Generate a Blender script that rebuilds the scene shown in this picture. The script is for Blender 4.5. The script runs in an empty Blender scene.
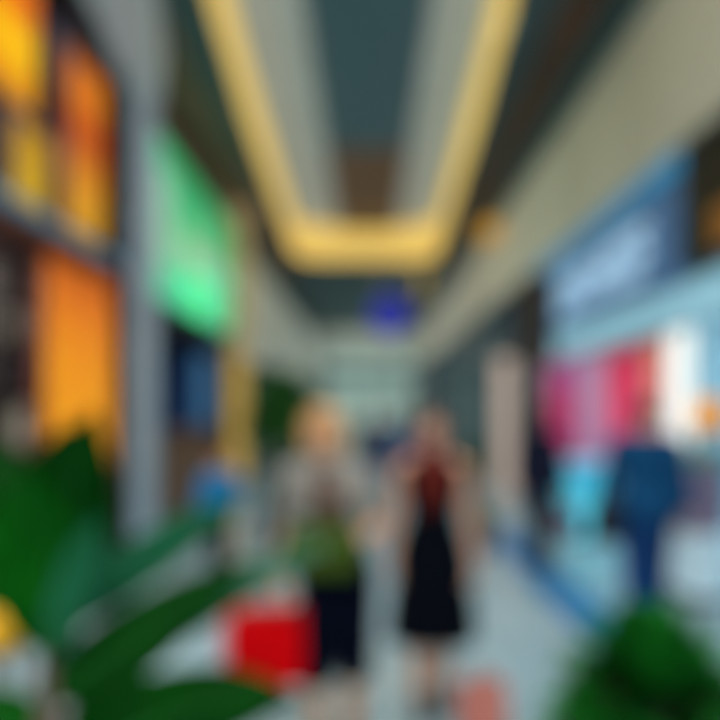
import bpy, bmesh, math, random
from mathutils import Vector, Matrix
random.seed(7)
V = Vector
scene = bpy.context.scene
COL = scene.collection
PI = math.pi
F_PX, CX, CY, EYE = 620.0, 368.0, 410.0, 1.66

def P(px, py, d):
    """world point at distance d in front of the lens for a photo coordinate (used to measure the place)"""
    return V(((px - CX) / F_PX * d, d, EYE - (py - CY) / F_PX * d))

# ------------------------------------------------------------------ materials
def lin(c):
    out = []
    for v in c[:3]:
        v = v / 255.0
        out.append(v / 12.92 if v <= 0.04045 else ((v + 0.055) / 1.055) ** 2.4)
    return (out[0], out[1], out[2], 1.0)

def _scale(c, s):
    return (min(c[0] * s, 1), min(c[1] * s, 1), min(c[2] * s, 1), 1)

def mat(name, rgb, rough=0.6, metal=0.0, emit=0.0, var=0.12, scale=6.0, bump=0.0, rgb2=None, spec=0.4, stretch=None):
    m = bpy.data.materials.new(name)
    m.use_nodes = True
    nt = m.node_tree
    b = nt.nodes['Principled BSDF']
    tc = nt.nodes.new('ShaderNodeTexCoord')
    mp = nt.nodes.new('ShaderNodeMapping')
    if stretch: mp.inputs['Scale'].default_value = stretch
    nz = nt.nodes.new('ShaderNodeTexNoise')
    nz.inputs['Scale'].default_value = scale
    nz.inputs['Detail'].default_value = 3
    nt.links.new(tc.outputs['Object'], mp.inputs['Vector'])
    nt.links.new(mp.outputs['Vector'], nz.inputs['Vector'])
    rp = nt.nodes.new('ShaderNodeValToRGB')
    c = lin(rgb)
    a, bb = (_scale(c, 1 - var), _scale(c, 1 + var)) if rgb2 is None else (c, lin(rgb2))
    rp.color_ramp.elements[0].color = a
    rp.color_ramp.elements[0].position = 0.35
    rp.color_ramp.elements[1].color = bb
    rp.color_ramp.elements[1].position = 0.65
    nt.links.new(nz.outputs['Fac'], rp.inputs['Fac'])
    nt.links.new(rp.outputs['Color'], b.inputs['Base Color'])
    b.inputs['Roughness'].default_value = rough
    b.inputs['Metallic'].default_value = metal
    b.inputs['Specular IOR Level'].default_value = spec
    if emit > 0:  # emit also brightens walls, stone and fascias that are no lamps
        nt.links.new(rp.outputs['Color'], b.inputs['Emission Color'])
        b.inputs['Emission Strength'].default_value = emit
    if bump > 0:
        bn = nt.nodes.new('ShaderNodeBump')
        bn.inputs['Strength'].default_value = bump
        nt.links.new(nz.outputs['Fac'], bn.inputs['Height'])
        nt.links.new(bn.outputs['Normal'], b.inputs['Normal'])
    return m

def ramp_mat(name, stops, axis=2, lo=0.0, hi=1.0, rough=0.5, emit=0.0, wobble=0.0, base=1.0):
    """colour bands along an object axis (printed on the thing itself)"""
    m = bpy.data.materials.new(name)
    m.use_nodes = True
    nt = m.node_tree
    b = nt.nodes['Principled BSDF']
    tc = nt.nodes.new('ShaderNodeTexCoord')
    sp = nt.nodes.new('ShaderNodeSeparateXYZ')
    nt.links.new(tc.outputs['Object'], sp.inputs[0])
    mr = nt.nodes.new('ShaderNodeMapRange')
    mr.inputs['From Min'].default_value = lo
    mr.inputs['From Max'].default_value = hi
    nt.links.new(sp.outputs[axis], mr.inputs['Value'])
    src = mr.outputs['Result']
    if wobble:
        nz = nt.nodes.new('ShaderNodeTexNoise')
        nz.inputs['Scale'].default_value = 1.3
        nt.links.new(tc.outputs['Object'], nz.inputs['Vector'])
        ma = nt.nodes.new('ShaderNodeMath'); ma.operation = 'MULTIPLY_ADD'
        ma.inputs[1].default_value = wobble
        nt.links.new(nz.outputs['Fac'], ma.inputs[0]); nt.links.new(src, ma.inputs[2])
        mb_ = nt.nodes.new('ShaderNodeMath'); mb_.operation = 'SUBTRACT'
        nt.links.new(ma.outputs[0], mb_.inputs[0]); mb_.inputs[1].default_value = wobble * 0.5
        src = mb_.outputs[0]
    rp = nt.nodes.new('ShaderNodeValToRGB')
    els = rp.color_ramp.elements
    while len(els) < len(stops): els.new(0.5)
    for e, (p, c) in zip(els, stops):
        e.position = p; e.color = lin(c)
    nt.links.new(src, rp.inputs['Fac'])
    nt.links.new(rp.outputs['Color'], b.inputs['Base Color'])
    b.inputs['Roughness'].default_value = rough
    if emit > 0:  # prints glow as well, though cloth and paper are no lamps
        nt.links.new(rp.outputs['Color'], b.inputs['Emission Color'])
        b.inputs['Emission Strength'].default_value = emit
    return m

def tile_mat(name, rgb, rgb2, mortar, rough=0.15, size=0.9):
    m = bpy.data.materials.new(name)
    m.use_nodes = True
    nt = m.node_tree
    b = nt.nodes['Principled BSDF']
    tc = nt.nodes.new('ShaderNodeTexCoord')
    br = nt.nodes.new('ShaderNodeTexBrick')
    br.offset = 0.0
    br.inputs['Color1'].default_value = lin(rgb)
    br.inputs['Color2'].default_value = lin(rgb2)
    br.inputs['Mortar'].default_value = lin(mortar)
    br.inputs['Scale'].default_value = 1.0
    br.inputs['Mortar Size'].default_value = 0.008
    br.inputs['Brick Width'].default_value = size
    br.inputs['Row Height'].default_value = size
    nt.links.new(tc.outputs['Object'], br.inputs['Vector'])
    nt.links.new(br.outputs['Color'], b.inputs['Base Color'])
    b.inputs['Roughness'].default_value = rough
    b.inputs['Specular IOR Level'].default_value = 0.6
    return m

def glass_mat(name, rgb=(200, 225, 235), alpha=0.12):
    m = bpy.data.materials.new(name)
    m.use_nodes = True
    nt = m.node_tree
    b = nt.nodes['Principled BSDF']
    tr = nt.nodes.new('ShaderNodeBsdfTransparent')
    tr.inputs[0].default_value = lin((235, 245, 248))
    mx = nt.nodes.new('ShaderNodeMixShader')
    mx.inputs[0].default_value = alpha
    nz = nt.nodes.new('ShaderNodeTexNoise'); nz.inputs['Scale'].default_value = 2
    rp = nt.nodes.new('ShaderNodeValToRGB')
    rp.color_ramp.elements[0].color = lin(rgb); rp.color_ramp.elements[1].color = _scale(lin(rgb), 1.1)
    nt.links.new(nz.outputs['Fac'], rp.inputs['Fac'])
    nt.links.new(rp.outputs['Color'], b.inputs['Base Color'])
    b.inputs['Roughness'].default_value = 0.03
    out = nt.nodes['Material Output']
    nt.links.new(tr.outputs[0], mx.inputs[1]); nt.links.new(b.outputs[0], mx.inputs[2])
    nt.links.new(mx.outputs[0], out.inputs['Surface'])
    return m

# ------------------------------------------------------------------ mesh builder
def basis(d):
    d = d.normalized()
    ref = V((0, 0, 1)) if abs(d.z) < 0.9 else V((0, 1, 0))
    u = ref.cross(d).normalized()
    return u, d.cross(u).normalized()

class MB:
    def __init__(s): s.v = []; s.f = []
    def add(s, vs, fs):
        o = len(s.v); s.v += [tuple(x) for x in vs]; s.f += [tuple(o + i for i in f) for f in fs]; return s
    def box(s, x0, x1, y0, y1, z0, z1):
        vs = [(x, y, z) for z in (z0, z1) for y in (y0, y1) for x in (x0, x1)]
        return s.add(vs, [(0, 2, 3, 1), (4, 5, 7, 6), (0, 1, 5, 4), (2, 6, 7, 3), (0, 4, 6, 2), (1, 3, 7, 5)])
    def rbox(s, x0, x1, y0, y1, z0, z1, r=0.02, seg=4):
        """box with rounded vertical corners and softened top and bottom"""
        def ring(ins, z):
            out = []
            rr = max(r, 1e-4)
            for cx, cy, a0 in ((x1 - r, y1 - r, 0), (x0 + r, y1 - r, PI / 2), (x0 + r, y0 + r, PI), (x1 - r, y0 + r, 1.5 * PI)):
                for k in range(seg + 1):
                    a = a0 + PI / 2 * k / seg
                    out.append((cx + (rr - ins) * math.cos(a), cy + (rr - ins) * math.sin(a), z))
            return out
        b = r * 0.5
        return s.rings([ring(b, z0), ring(0, z0 + b), ring(0, z1 - b), ring(b, z1)])
    def rings(s, rs, cap=True, close=True):
        n = len(rs[0]); vs = [p for r in rs for p in r]; fs = []
        for i in range(len(rs) - 1):
            for j in range(n if close else n - 1):
                k = (j + 1) % n
                fs.append((i * n + j, i * n + k, (i + 1) * n + k, (i + 1) * n + j))
        if cap:
            fs.append(tuple(reversed(range(n)))); fs.append(tuple((len(rs) - 1) * n + j for j in range(n)))
        return s.add(vs, fs)
    def loft(s, rows, n=28, sq=1.0):
        """rows: (z, rx, ry, x, y)"""
        rs = []
        for z, rx, ry, x, y in rows:
            r = []
            for k in range(n):
                a = 2 * PI * k / n
                c, q = math.cos(a), math.sin(a)
                r.append((x + rx * math.copysign(abs(c) ** sq, c), y + ry * math.copysign(abs(q) ** sq, q), z))
            rs.append(r)
        return s.rings(rs)
    def lathe(s, prof, cx=0, cy=0, n=32):
        return s.loft([(z, r, r, cx, cy) for r, z in prof], n)
    def ball(s, c, rx, ry=None, rz=None, rot=None, n=20, m=12):
        ry = ry or rx; rz = rz or rx
        c = V(c); vs = [V((0, 0, -rz))]; fs = []
        for i in range(1, m):
            t = -PI / 2 + PI * i / m
            for k in range(n):
                a = 2 * PI * k / n
                vs.append(V((rx * math.cos(t) * math.cos(a), ry * math.cos(t) * math.sin(a), rz * math.sin(t))))
        vs.append(V((0, 0, rz)))
        for k in range(n): fs.append((0, 1 + (k + 1) % n, 1 + k))
        for i in range(m - 2):
            for k in range(n):
                q = (k + 1) % n
                fs.append((1 + i * n + k, 1 + i * n + q, 1 + (i + 1) * n + q, 1 + (i + 1) * n + k))
        t = len(vs) - 1; b0 = 1 + (m - 2) * n
        for k in range(n): fs.append((t, b0 + k, b0 + (k + 1) % n))
        if rot is not None: vs = [rot @ v for v in vs]
        return s.add([v + c for v in vs], fs)
    def tube(s, pts, rad, n=12):
        pts = [V(p) for p in pts]
        if not isinstance(rad, (list, tuple)): rad = [rad] * len(pts)
        rs = []; u = None
        for i, p in enumerate(pts):
            d = (pts[min(i + 1, len(pts) - 1)] - pts[max(i - 1, 0)])
            if u is None: u, w = basis(d)
            else:
                d = d.normalized(); u = (u - d * u.dot(d)).normalized(); w = d.cross(u)
            rs.append([p + u * (rad[i] * math.cos(2 * PI * k / n)) + w * (rad[i] * math.sin(2 * PI * k / n)) for k in range(n)])
        return s.rings(rs)
    def limb(s, pts, rad, n=16):
        """overlapping cones with ball joints; fused later"""
        for i in range(len(pts) - 1):
            s.tube([pts[i], pts[i + 1]], [rad[i], rad[i + 1]], n)
        for p, r in zip(pts, rad): s.ball(p, r, n=n, m=10)
        return s
    def mesh(s, name):
        me = bpy.data.meshes.new(name); me.from_pydata(s.v, [], s.f); me.validate()
        bm = bmesh.new(); bm.from_mesh(me); bmesh.ops.recalc_face_normals(bm, faces=bm.faces); bm.to_mesh(me); bm.free()
        return me
    def build(s, name, m, parent=None, smooth=False, bevel=0.0, fuse=0.0, soft=4):
        me = s.mesh(name)
        if fuse > 0:
            t = bpy.data.objects.new('fuse_tmp', me); COL.objects.link(t)
            r = t.modifiers.new('r', 'REMESH'); r.mode = 'VOXEL'; r.voxel_size = fuse
            if soft:
                q = t.modifiers.new('s', 'SMOOTH'); q.factor = 0.5; q.iterations = soft
            dg = bpy.context.evaluated_depsgraph_get(); dg.update()
            me2 = bpy.data.meshes.new_from_object(t.evaluated_get(dg))
            bpy.data.objects.remove(t); bpy.data.meshes.remove(me); me = me2; me.name = name; smooth = True
        o = bpy.data.objects.new(name, me); COL.objects.link(o)
        me.materials.clear(); me.materials.append(m)
        if smooth:
            for p in me.polygons: p.use_smooth = True
        if bevel:
            b = o.modifiers.new('bev', 'BEVEL'); b.width = bevel; b.segments = 2; b.limit_method = 'ANGLE'
        if parent is not None: o.parent = parent
        return o

def tag(o, label=None, cat=None, group=None, kind=None):
    if label: o['label'] = label
    if cat: o['category'] = cat
    if group: o['group'] = group
    if kind: o['kind'] = kind
    return o
def thing(name, label, cat, loc=(0, 0, 0), rz=0.0, group=None):
    o = bpy.data.objects.new(name, None); COL.objects.link(o)
    o.location = loc; o.rotation_euler = (0, 0, rz); o.empty_display_size = 0.1
    return tag(o, label, cat, group)
def struct(name, mb, m, **k):
    o = mb.build(name, m, **k); o['kind'] = 'structure'; return o

# ------------------------------------------------------------------ palette
M = {}
M['floor'] = tile_mat('pale glossy floor tile', (140, 165, 172), (150, 174, 180), (108, 130, 138), 0.16, 0.9)
M['stripe'] = mat('slate blue inlaid stone', (30, 108, 158), 0.4, var=0.1)
M['ceil'] = mat('dark green grey ceiling paint', (72, 92, 92), 0.55)
M['teal'] = mat('dark teal ceiling lacquer', (34, 76, 82), 0.5)
M['brown'] = mat('dark brown timber', (82, 52, 32), 0.5, stretch=(8, 1, 8), var=0.25)
M['tray'] = mat('glowing grey tray panel', (158, 168, 168), 0.6, emit=0.34)  # tray glows by itself; its brightness is put into the colour
M['trayc'] = mat('dark slate teal duct panel', (50, 76, 84), 0.5, emit=0.45)  # duct strip has a glow of its own too, no lamp
M['cove'] = mat('warm cove light', (226, 192, 104), 0.6, emit=0.75, var=0.05)
M['beige'] = mat('beige plaster', (204, 202, 184), 0.8, var=0.05)
M['offwhite'] = mat('off white plaster', (214, 222, 210), 0.8, var=0.05)
M['greywall'] = mat('grey wall paint', (170, 180, 174), 0.8)
M['col'] = mat('blue grey column render', (158, 178, 190), 0.7)
M['capital'] = mat('glowing grey soffit', (150, 162, 162), 0.7, emit=0.3)  # soffit block lightened by a glow of its own
M['darkmetal'] = mat('dark bronze frame', (38, 34, 34), 0.4, metal=0.3)
M['redledge'] = mat('dark red brown ledge', (84, 34, 24), 0.5)
M['black'] = mat('black fascia', (14, 16, 22), 0.4)
M['slate'] = mat('slate blue fascia', (70, 108, 146), 0.5, emit=0.25)
M['darkbrown'] = mat('dark brown fascia', (36, 28, 26), 0.6)
M['bluelit'] = mat('blue lit trim', (40, 116, 156), 0.4, emit=0.75)
M['paleblue'] = mat('pale blue lit panel', (132, 178, 196), 0.4, emit=0.62, var=0.08)
M['shopblue'] = mat('pale blue shop wall', (120, 165, 182), 0.7, emit=0.12)
M['shopdark'] = mat('dark shop wall', (44, 44, 54), 0.8)
M['shopgrey'] = mat('grey brown shop wall', (92, 82, 80), 0.8)
M['navywall'] = mat('navy shop interior', (22, 48, 84), 0.7, emit=0.15)
M['white'] = mat('white gloss panel', (225, 228, 228), 0.4, emit=0.35, var=0.04)
M['glass'] = glass_mat('shop glass')
M['tealglass'] = mat('dark teal glass', (34, 58, 74), 0.15, var=0.2, scale=1.0)
M['steel'] = mat('brushed steel', (150, 156, 160), 0.3, metal=0.9)
M['leaf'] = mat('dark green leaf', (3, 60, 6), 0.6, rgb2=(4, 74, 6), scale=9, spec=0.04)
M['leaf_deep'] = mat('deep green leaf', (1, 40, 3), 0.6, rgb2=(2, 54, 4), scale=9, spec=0.04)
M['leaf_blue'] = mat('blue green leaf', (8, 72, 44), 0.5, rgb2=(16, 88, 56), scale=9, spec=0.2)
M['rib'] = mat('pale green midrib', (28, 92, 34), 0.6, spec=0.1)
M['stem'] = mat('brown woody stem', (92, 74, 62), 0.8, bump=0.3)
M['bush'] = mat('bright bush leaf', (8, 84, 12), 0.6, rgb2=(22, 116, 34), scale=12, spec=0.15)
M['palm'] = mat('palm frond green', (30, 84, 26), 0.6, rgb2=(50, 108, 42), scale=8, spec=0.15)
M['soil'] = mat('dark potting soil', (42, 32, 26), 0.95, bump=0.6, scale=40)
M['pot_grey'] = mat('grey fibre pot', (120, 116, 114), 0.7)
M['pot_dark'] = mat('dark grey pot', (60, 62, 64), 0.6)
M['skin'] = mat('light skin', (196, 142, 114), 0.5, var=0.05, scale=15)
M['skin_tan'] = mat('tanned skin', (206, 150, 112), 0.5, var=0.05, scale=15)
M['eye'] = mat('eye white', (235, 235, 230), 0.2, var=0.02)
M['iris'] = mat('dark iris', (40, 30, 24), 0.2)
M['lip'] = mat('rose lip', (176, 92, 84), 0.4)
M['blonde'] = mat('honey blonde hair', (204, 152, 92), 0.5, stretch=(12, 12, 1), var=0.25, bump=0.3)
M['auburn'] = mat('auburn hair', (104, 36, 26), 0.45, stretch=(12, 12, 1), var=0.3, bump=0.3)
M['darkhair'] = mat('dark brown hair', (52, 40, 36), 0.5, stretch=(12, 12, 1), var=0.3, bump=0.3)
M['brownhair'] = mat('light brown hair', (132, 96, 62), 0.5, stretch=(12, 12, 1), var=0.3, bump=0.3)

def cloth(name, rgb, rough=0.85): return mat(name, rgb, rough, scale=60, bump=0.12, var=0.1, spec=0.06)

# ------------------------------------------------------------------ setting: floor, ceiling, walls
HC = EYE + 4.44                                   # main ceiling
Y0, YE = -5.0, 34.0
struct('floor', MB().box(-7.5, 7.5, Y0, YE + 3, -0.2, 0), M['floor'])
b = MB(); b.box(1.56, 2.0, 2.2, 8.6, -0.05, 0.004)
struct('trim_1', b, M['stripe'])

# ceiling plane with the long tray cut out of it: slabs left, right and beyond the tray
TYA, TYB = Y0, 18.9
EL = [(-1.10, TYA), (-1.93, 9.8), (-2.17, TYB - 0.9), (-1.90, TYB - 0.2), (-1.35, TYB)]
ER = [(0.95, TYA), (1.77, 9.8), (2.03, TYB - 0.9), (1.78, TYB - 0.2), (1.25, TYB)]
TOP = HC + 1.18
b = MB()
def slab(b, pts, z0, z1):
    return b.rings([[(x, y, z0) for x, y in pts], [(x, y, z1) for x, y in pts]])
slab(b, EL + [(-7.5, TYB), (-7.5, TYA)], HC, HC + 0.1)
slab(b, ER + [(7.5, TYB), (7.5, TYA)], HC, HC + 0.1)
b.box(-7.5, 7.5, TYB, YE + 3, HC, HC + 0.1)
struct('ceiling', b, M['ceil'])
# inner faces of the tray = warm cove light
edge = EL + ER[::-1]
b = MB()
outer = [(x * 1.03, y + (0.06 if y > 10 else 0)) for x, y in edge]
b.rings([[(x, y, HC + 0.1) for x, y in edge], [(x, y, TOP) for x, y in edge], [(x, y, TOP) for x, y in outer], [(x, y, HC + 0.1) for x, y in outer]], cap=False, close=False)
struct('trim_2', b, M['cove'])
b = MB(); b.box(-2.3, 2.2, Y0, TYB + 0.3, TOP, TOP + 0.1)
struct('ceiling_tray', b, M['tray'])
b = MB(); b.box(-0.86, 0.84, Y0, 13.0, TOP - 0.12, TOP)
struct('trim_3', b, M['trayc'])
b = MB(); b.box(-0.86, 0.84, 13.0, TYB, TOP - 0.12, TOP)
struct('trim_4', b, mat('warm-lit brown tray end', (92, 72, 56), 0.6, emit=0.3))  # warm light at the tray end put in as brown, glowing colour
# timber bands and teal strips either side of the tray
b = MB(); b.box(2.12, 2.56, Y0, 20.0, HC - 0.07, HC)
struct('trim_5', b, M['brown'])
b = MB(); b.box(-2.85, -2.28, Y0, 20.0, HC - 0.07, HC)
struct('trim_6', b, mat('lightened brown timber', (132, 98, 72), 0.5, stretch=(8, 1, 8), var=0.25))  # left band as a lighter copy, missing light put into its colour
b = MB(); b.box(2.56, 3.0, Y0, YE, HC - 0.03, HC)
struct('trim_7', b, M['teal'])
b = MB(); b.box(-2.9, 2.1, 20.1, YE, HC - 0.03, HC)
struct('ceiling_far', b, M['teal'])

# right wall: long beige bulkhead over the shops, blue light line below it
BH = EYE + 2.56
b = MB(); b.box(3.0, 7.5, Y0, YE, BH, HC)
struct('wall_right', b, M['beige'])
b = MB(); b.box(3.0, 3.1, 6.1, 11.0, BH - 0.20, BH)
struct('trim_8', b, M['bluelit'])

# left wall pieces
LX = -2.9
b = MB()
b.box(-7.5, LX, Y0, 2.9, 0, HC)                       # before the first shop
b.box(-7.5, LX, 13.4, YE, 0, 2.9)
struct('wall_left', b, M['shopgrey'])
b = MB(); b.box(-7.5, LX + 0.04, 13.4, YE, 2.9, EYE + 3.75)
struct('wall_left_bulkhead', b, M['offwhite'])
b = MB(); b.box(-7.5, LX - 0.02, 13.4, YE, EYE + 3.75, HC)
struct('wall_left_upper', b, M['ceil'])

# far end: beige bulkhead over a pale glazed opening
b = MB(); b.box(-3.2, 3.2, YE, YE + 0.4, EYE + 2.9, HC)
struct('wall_far', b, M['offwhite'])
b = MB()
b.box(-7.5, -2.4, YE, YE + 0.4, 0, EYE + 2.9); b.box(2.6, 7.5, YE, YE + 0.4, 0, EYE + 2.9)
struct('wall_far_pier', b, M['greywall'])
M['farlight'] = mat('hazy glazed far court', (156, 182, 172), 0.5, emit=0.58, var=0.06, scale=0.7)
w = struct('window_1', MB().box(-2.4, 2.6, YE + 0.25, YE + 0.3, 0, EYE + 2.9), M['farlight'])
fr = MB()
for x in (-2.35, -1.1, 0.1, 1.3, 2.55): fr.box(x - 0.04, x + 0.04, YE + 0.14, YE + 0.24, 0, EYE + 2.9)
fr.box(-2.4, 2.6, YE + 0.1, YE + 0.24, EYE + 1.7, EYE + 2.3)
fr.box(-2.4, 2.6, YE + 0.14, YE + 0.24, EYE + 0.45, EYE + 0.55)
fr.build('window_frame', mat('muted blue grey frame', (92, 130, 140), 0.5), w)

# ------------------------------------------------------------------ left: first shop with orange panel and hung banners
S0, S1 = 2.9, 7.25
ZL = EYE + 1.50                                     # ledge
ZT = EYE + 3.92                                     # top of upper glazing
b = MB()
b.box(-6.2, -6.0, S0, S1, 0, HC)                     # back wall
b.box(-6.0, LX, S0 - 0.05, S0, 0, HC)
b.box(-6.0, LX - 0.45, S1, S1 + 0.1, 0, HC)
struct('wall_left_shop', b, M['shopgrey'])
struct('ceiling_shop_left', MB().box(-6.0, LX - 0.3, S0, S1, ZL - 0.05, ZL + 0.05), M['shopdark'])
struct('wall_left_shop_pier', MB().box(LX - 0.3, LX - 0.02, 7.03, 7.25, 0, ZL - 0.06), M['shopgrey'])
struct('trim_9', MB().box(LX - 0.3, LX + 0.12, S0, S1, ZL - 0.06, ZL + 0.08), M['redledge'], bevel=0.01)
struct('trim_10', MB().box(LX - 0.14, LX + 0.02, S0, S1, ZL + 0.08, ZL + 0.26), mat('steel blue band', (62, 110, 132), 0.4, emit=0.35))
struct('trim_11', MB().box(LX - 0.3, LX + 0.14, S0, S1, ZT, ZT + 0.38), M['darkmetal'], bevel=0.01)
struct('wall_left_over_shop', MB().box(-6.0, LX - 0.02, S0, S1, ZT + 0.38, HC), M['darkmetal'])
# upper glazing
w = struct('window_2', MB().box(LX - 0.22, LX - 0.2, S0, S1, ZL + 0.26, ZT), mat('dusky upper glass', (54, 62, 84), 0.2, rgb2=(128, 112, 122), scale=1.1, emit=0.25))
fr = MB()
for y in (3.6, 4.3, 5.05, 5.9, 6.6, 7.18): fr.box(LX - 0.2, LX - 0.13, y - 0.04, y + 0.04, ZL + 0.26, ZT)
fr.box(LX - 0.2, LX - 0.13, S0, S1, EYE + 2.9, EYE + 2.96)
fr.build('window_frame', M['darkmetal'], w)

def banner(label, y0, y1, z0, z1, m, x=LX - 0.03, group=None):
    t = thing('hanging_banner', label, 'banner', (x, (y0 + y1) / 2, z0), 0, group)
    hw, h = (y1 - y0) / 2, z1 - z0
    ny, nz = 10, 14
    rows = []
    for i in range(nz + 1):
        z = h * i / nz
        rows.append([(0.018 * math.sin(3.1 * k / ny * 2 + z * 1.3), -hw + 2 * hw * k / ny, z) for k in range(ny + 1)])
    mb = MB(); mb.rings(rows, cap=False, close=False)
    o = mb.build('cloth_panel', m, t, smooth=True)
    so = o.modifiers.new('thick', 'SOLIDIFY'); so.thickness = 0.006
    MB().tube([(0, -hw - 0.03, h), (0, hw + 0.03, h)], 0.016).build('top_rod', M['steel'], t, smooth=True)
    MB().tube([(0, -hw, 0), (0, hw, 0)], 0.014).build('bottom_rod', M['steel'], t, smooth=True)
    return t
bz = ZL + 0.34
M['ban1'] = ramp_mat('yellow over orange print', [(0.0, (200, 120, 20)), (0.22, (236, 160, 0)), (0.42, (250, 196, 0)), (0.62, (226, 110, 0)), (1.0, (222, 96, 0))], 2, 0, 1.32, 0.8, 0.62, 0.2)
M['ban2'] = ramp_mat('ochre yellow print', [(0.0, (206, 164, 24)), (0.6, (196, 146, 22)), (1.0, (176, 96, 20))], 2, 0, 0.9, 0.8, 0.45, 0.3)
M['ban3'] = ramp_mat('orange red print', [(0.0, (206, 150, 26)), (0.28, (216, 140, 18)), (0.52, (190, 64, 12)), (0.75, (226, 126, 16)), (1.0, (206, 96, 14))], 2, 0, 1.9, 0.8, 0.5, 0.3)
banner('wide bright yellow and orange banner hung nearest the frame edge above shop ledge', 4.35, 5.46, EYE + 2.55, ZT - 0.05, M['ban1'])
banner('narrow ochre yellow banner hanging low between the two orange banners', 5.20, 5.70, ZL + 0.29, EYE + 2.5, M['ban2'], LX - 0.06)
banner('orange and red banner hung next to the blue grey column', 6.05, 6.85, ZL + 0.29, ZT - 0.32, M['ban3'])

# orange wall panel beside the shop opening
t = thing('wall_panel', 'tall glowing orange panel on the shop front below the ledge', 'panel', (LX, 6.22, 0))
M['orange'] = ramp_mat('amber to burnt orange panel', [(0.0, (244, 158, 14)), (0.45, (240, 150, 14)), (0.8, (226, 124, 14)), (1.0, (190, 82, 10))], 2, 0.6, 3.1, 0.6, 0.5, 0.35)
MB().box(-0.06, 0.03, -0.74, 0.74, 1.0, ZL - 0.08).build('face', M['orange'], t, bevel=0.006)
MB().box(-0.06, 0.03, -0.74, 0.74, 0.06, 0.99).build('lower_face', mat('grey mauve panel', (118, 112, 112), 0.6), t, bevel=0.006)
MB().box(-0.10, -0.06, -0.78, 0.78, 0.0, ZL - 0.06).build('backing', M['darkmetal'], t)
fr = MB(); fr.box(-0.06, 0.05, -0.79, -0.74, 0, ZL - 0.08); fr.box(-0.06, 0.05, 0.74, 0.79, 0, ZL - 0.08)
fr.build('edge_trim', M['redledge'], t)

# shelf with goods seen in the shop opening
t = thing('shelf_unit', 'dark open shelf unit standing in the opening of the orange shop', 'shelf', (-3.35, 5.95, 0))
fr = MB(); fr.box(-0.25, -0.2, -0.6, 0.6, 0, 2.95); fr.build('back_panel', M['shopdark'], t)
for y in (-0.6, 0.57):
    MB().box(-0.2, 0.2, y, y + 0.03, 0, 2.95).build('side_panel', M['darkmetal'], t)
SH = (0.45, 0.92, 1.27, 1.80, 2.30, 2.92)
for z in SH: MB().box(-0.2, 0.2, -0.57, 0.57, z, z + 0.03).build('shelf_board', mat('warm beige board', (176, 150, 132), 0.6) if z in (2.30,) else M['shopgrey'], t, bevel=0.004)
def carton(label, y, z, w, h, d, rgb, group=None):
    t = thing('storage_box', label, 'box', (-3.33, y, z))
    MB().rbox(-d / 2, d / 2, -w / 2, w / 2, 0, h * 0.76, 0.012).build('body', mat('card', rgb, 0.7), t, smooth=False)
    MB().rbox(-d / 2 - .006, d / 2 + .006, -w / 2 - .006, w / 2 + .006, h * 0.74, h, 0.012).build('lid', mat('card lid', [min(255, c + 12) for c in rgb], 0.7), t)
carton('beige lidded box on the top pale shelf of the dark unit', 6.16, 2.334, 0.38, 0.26, 0.3, (178, 156, 140))
carton('long cream box beside the beige one on the shelf unit', 5.72, 2.334, 0.34, 0.22, 0.3, (196, 178, 160))
carton('charcoal box on the shelf under the beige board', 6.15, 1.834, 0.4, 0.38, 0.3, (64, 60, 62))
carton('dark plum box left of the charcoal box on the shelf', 5.66, 1.834, 0.36, 0.34, 0.3, (74, 62, 70))
t = thing('vase', 'rounded cream vase on a middle shelf of the dark unit', 'vase', (-3.32, 6.0, 1.304))
MB().lathe([(0.02, 0), (0.09, 0.0), (0.17, 0.1), (0.185, 0.2), (0.13, 0.32), (0.075, 0.37), (0.085, 0.41)], 0, 0).build('body', mat('cream glaze', (226, 214, 190), 0.3, emit=0.15), t, smooth=True)
MB().lathe([(0.085, 0.405), (0.092, 0.415), (0.085, 0.425), (0.07, 0.42)], 0, 0).build('rim', mat('cream glaze rim', (210, 196, 170), 0.3), t, smooth=True)
for i, (rgb, lb) in enumerate((((206, 132, 118), 'folded coral throw, lowest of its pile on the shelf unit'), ((214, 150, 138), 'folded pale pink throw in the middle of its pile'), ((196, 116, 104), 'folded dusty rose throw topmost of its pile on the shelf'))):
    z = 0.954 + i * 0.104
    t = thing('folded_throw', lb, 'blanket', (-3.32, 6.0, z), 0, None)
    mb = MB()
    for k in range(3): mb.rbox(-0.15, 0.15, -0.22, 0.22, 0.002 + k * 0.032, 0.033 + k * 0.032, 0.014)
    mb.ball((0.12, 0, 0.05), 0.05, 0.21, 0.046)
    mb.build('fabric', cloth('throw', rgb), t, fuse=0.008, soft=2)
    MB().rbox(0.155, 0.178, -0.05, 0.05, 0.025, 0.07, 0.008).build('care_tag', M['white'], t)

# mustard stool in front of the shop
t = thing('stool', 'mustard yellow upholstered round stool near the big leafy plant', 'stool', (-1.90, 3.05, 0))
MB().loft([(0.5, .20, .20, 0, 0), (.52, .225, .225, 0, 0), (.60, .23, .23, 0, 0), (.65, .215, .215, 0, 0), (.675, .15, .15, 0, 0), (.68, .02, .02, 0, 0)]).build('seat', cloth('mustard velvet', (226, 166, 44)), t, smooth=True)
MB().lathe([(0.21, 0.47), (0.215, 0.49), (0.2, 0.505)]).build('seat_frame', M['steel'], t, smooth=True)
for k in range(4):
    a = PI / 4 + k * PI / 2
    MB().tube([(0.15 * math.cos(a), 0.15 * math.sin(a), 0.48), (0.2 * math.cos(a), 0.2 * math.sin(a), 0.0)], [0.017, 0.011]).build('leg', M['brown'], t, smooth=True)

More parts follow.
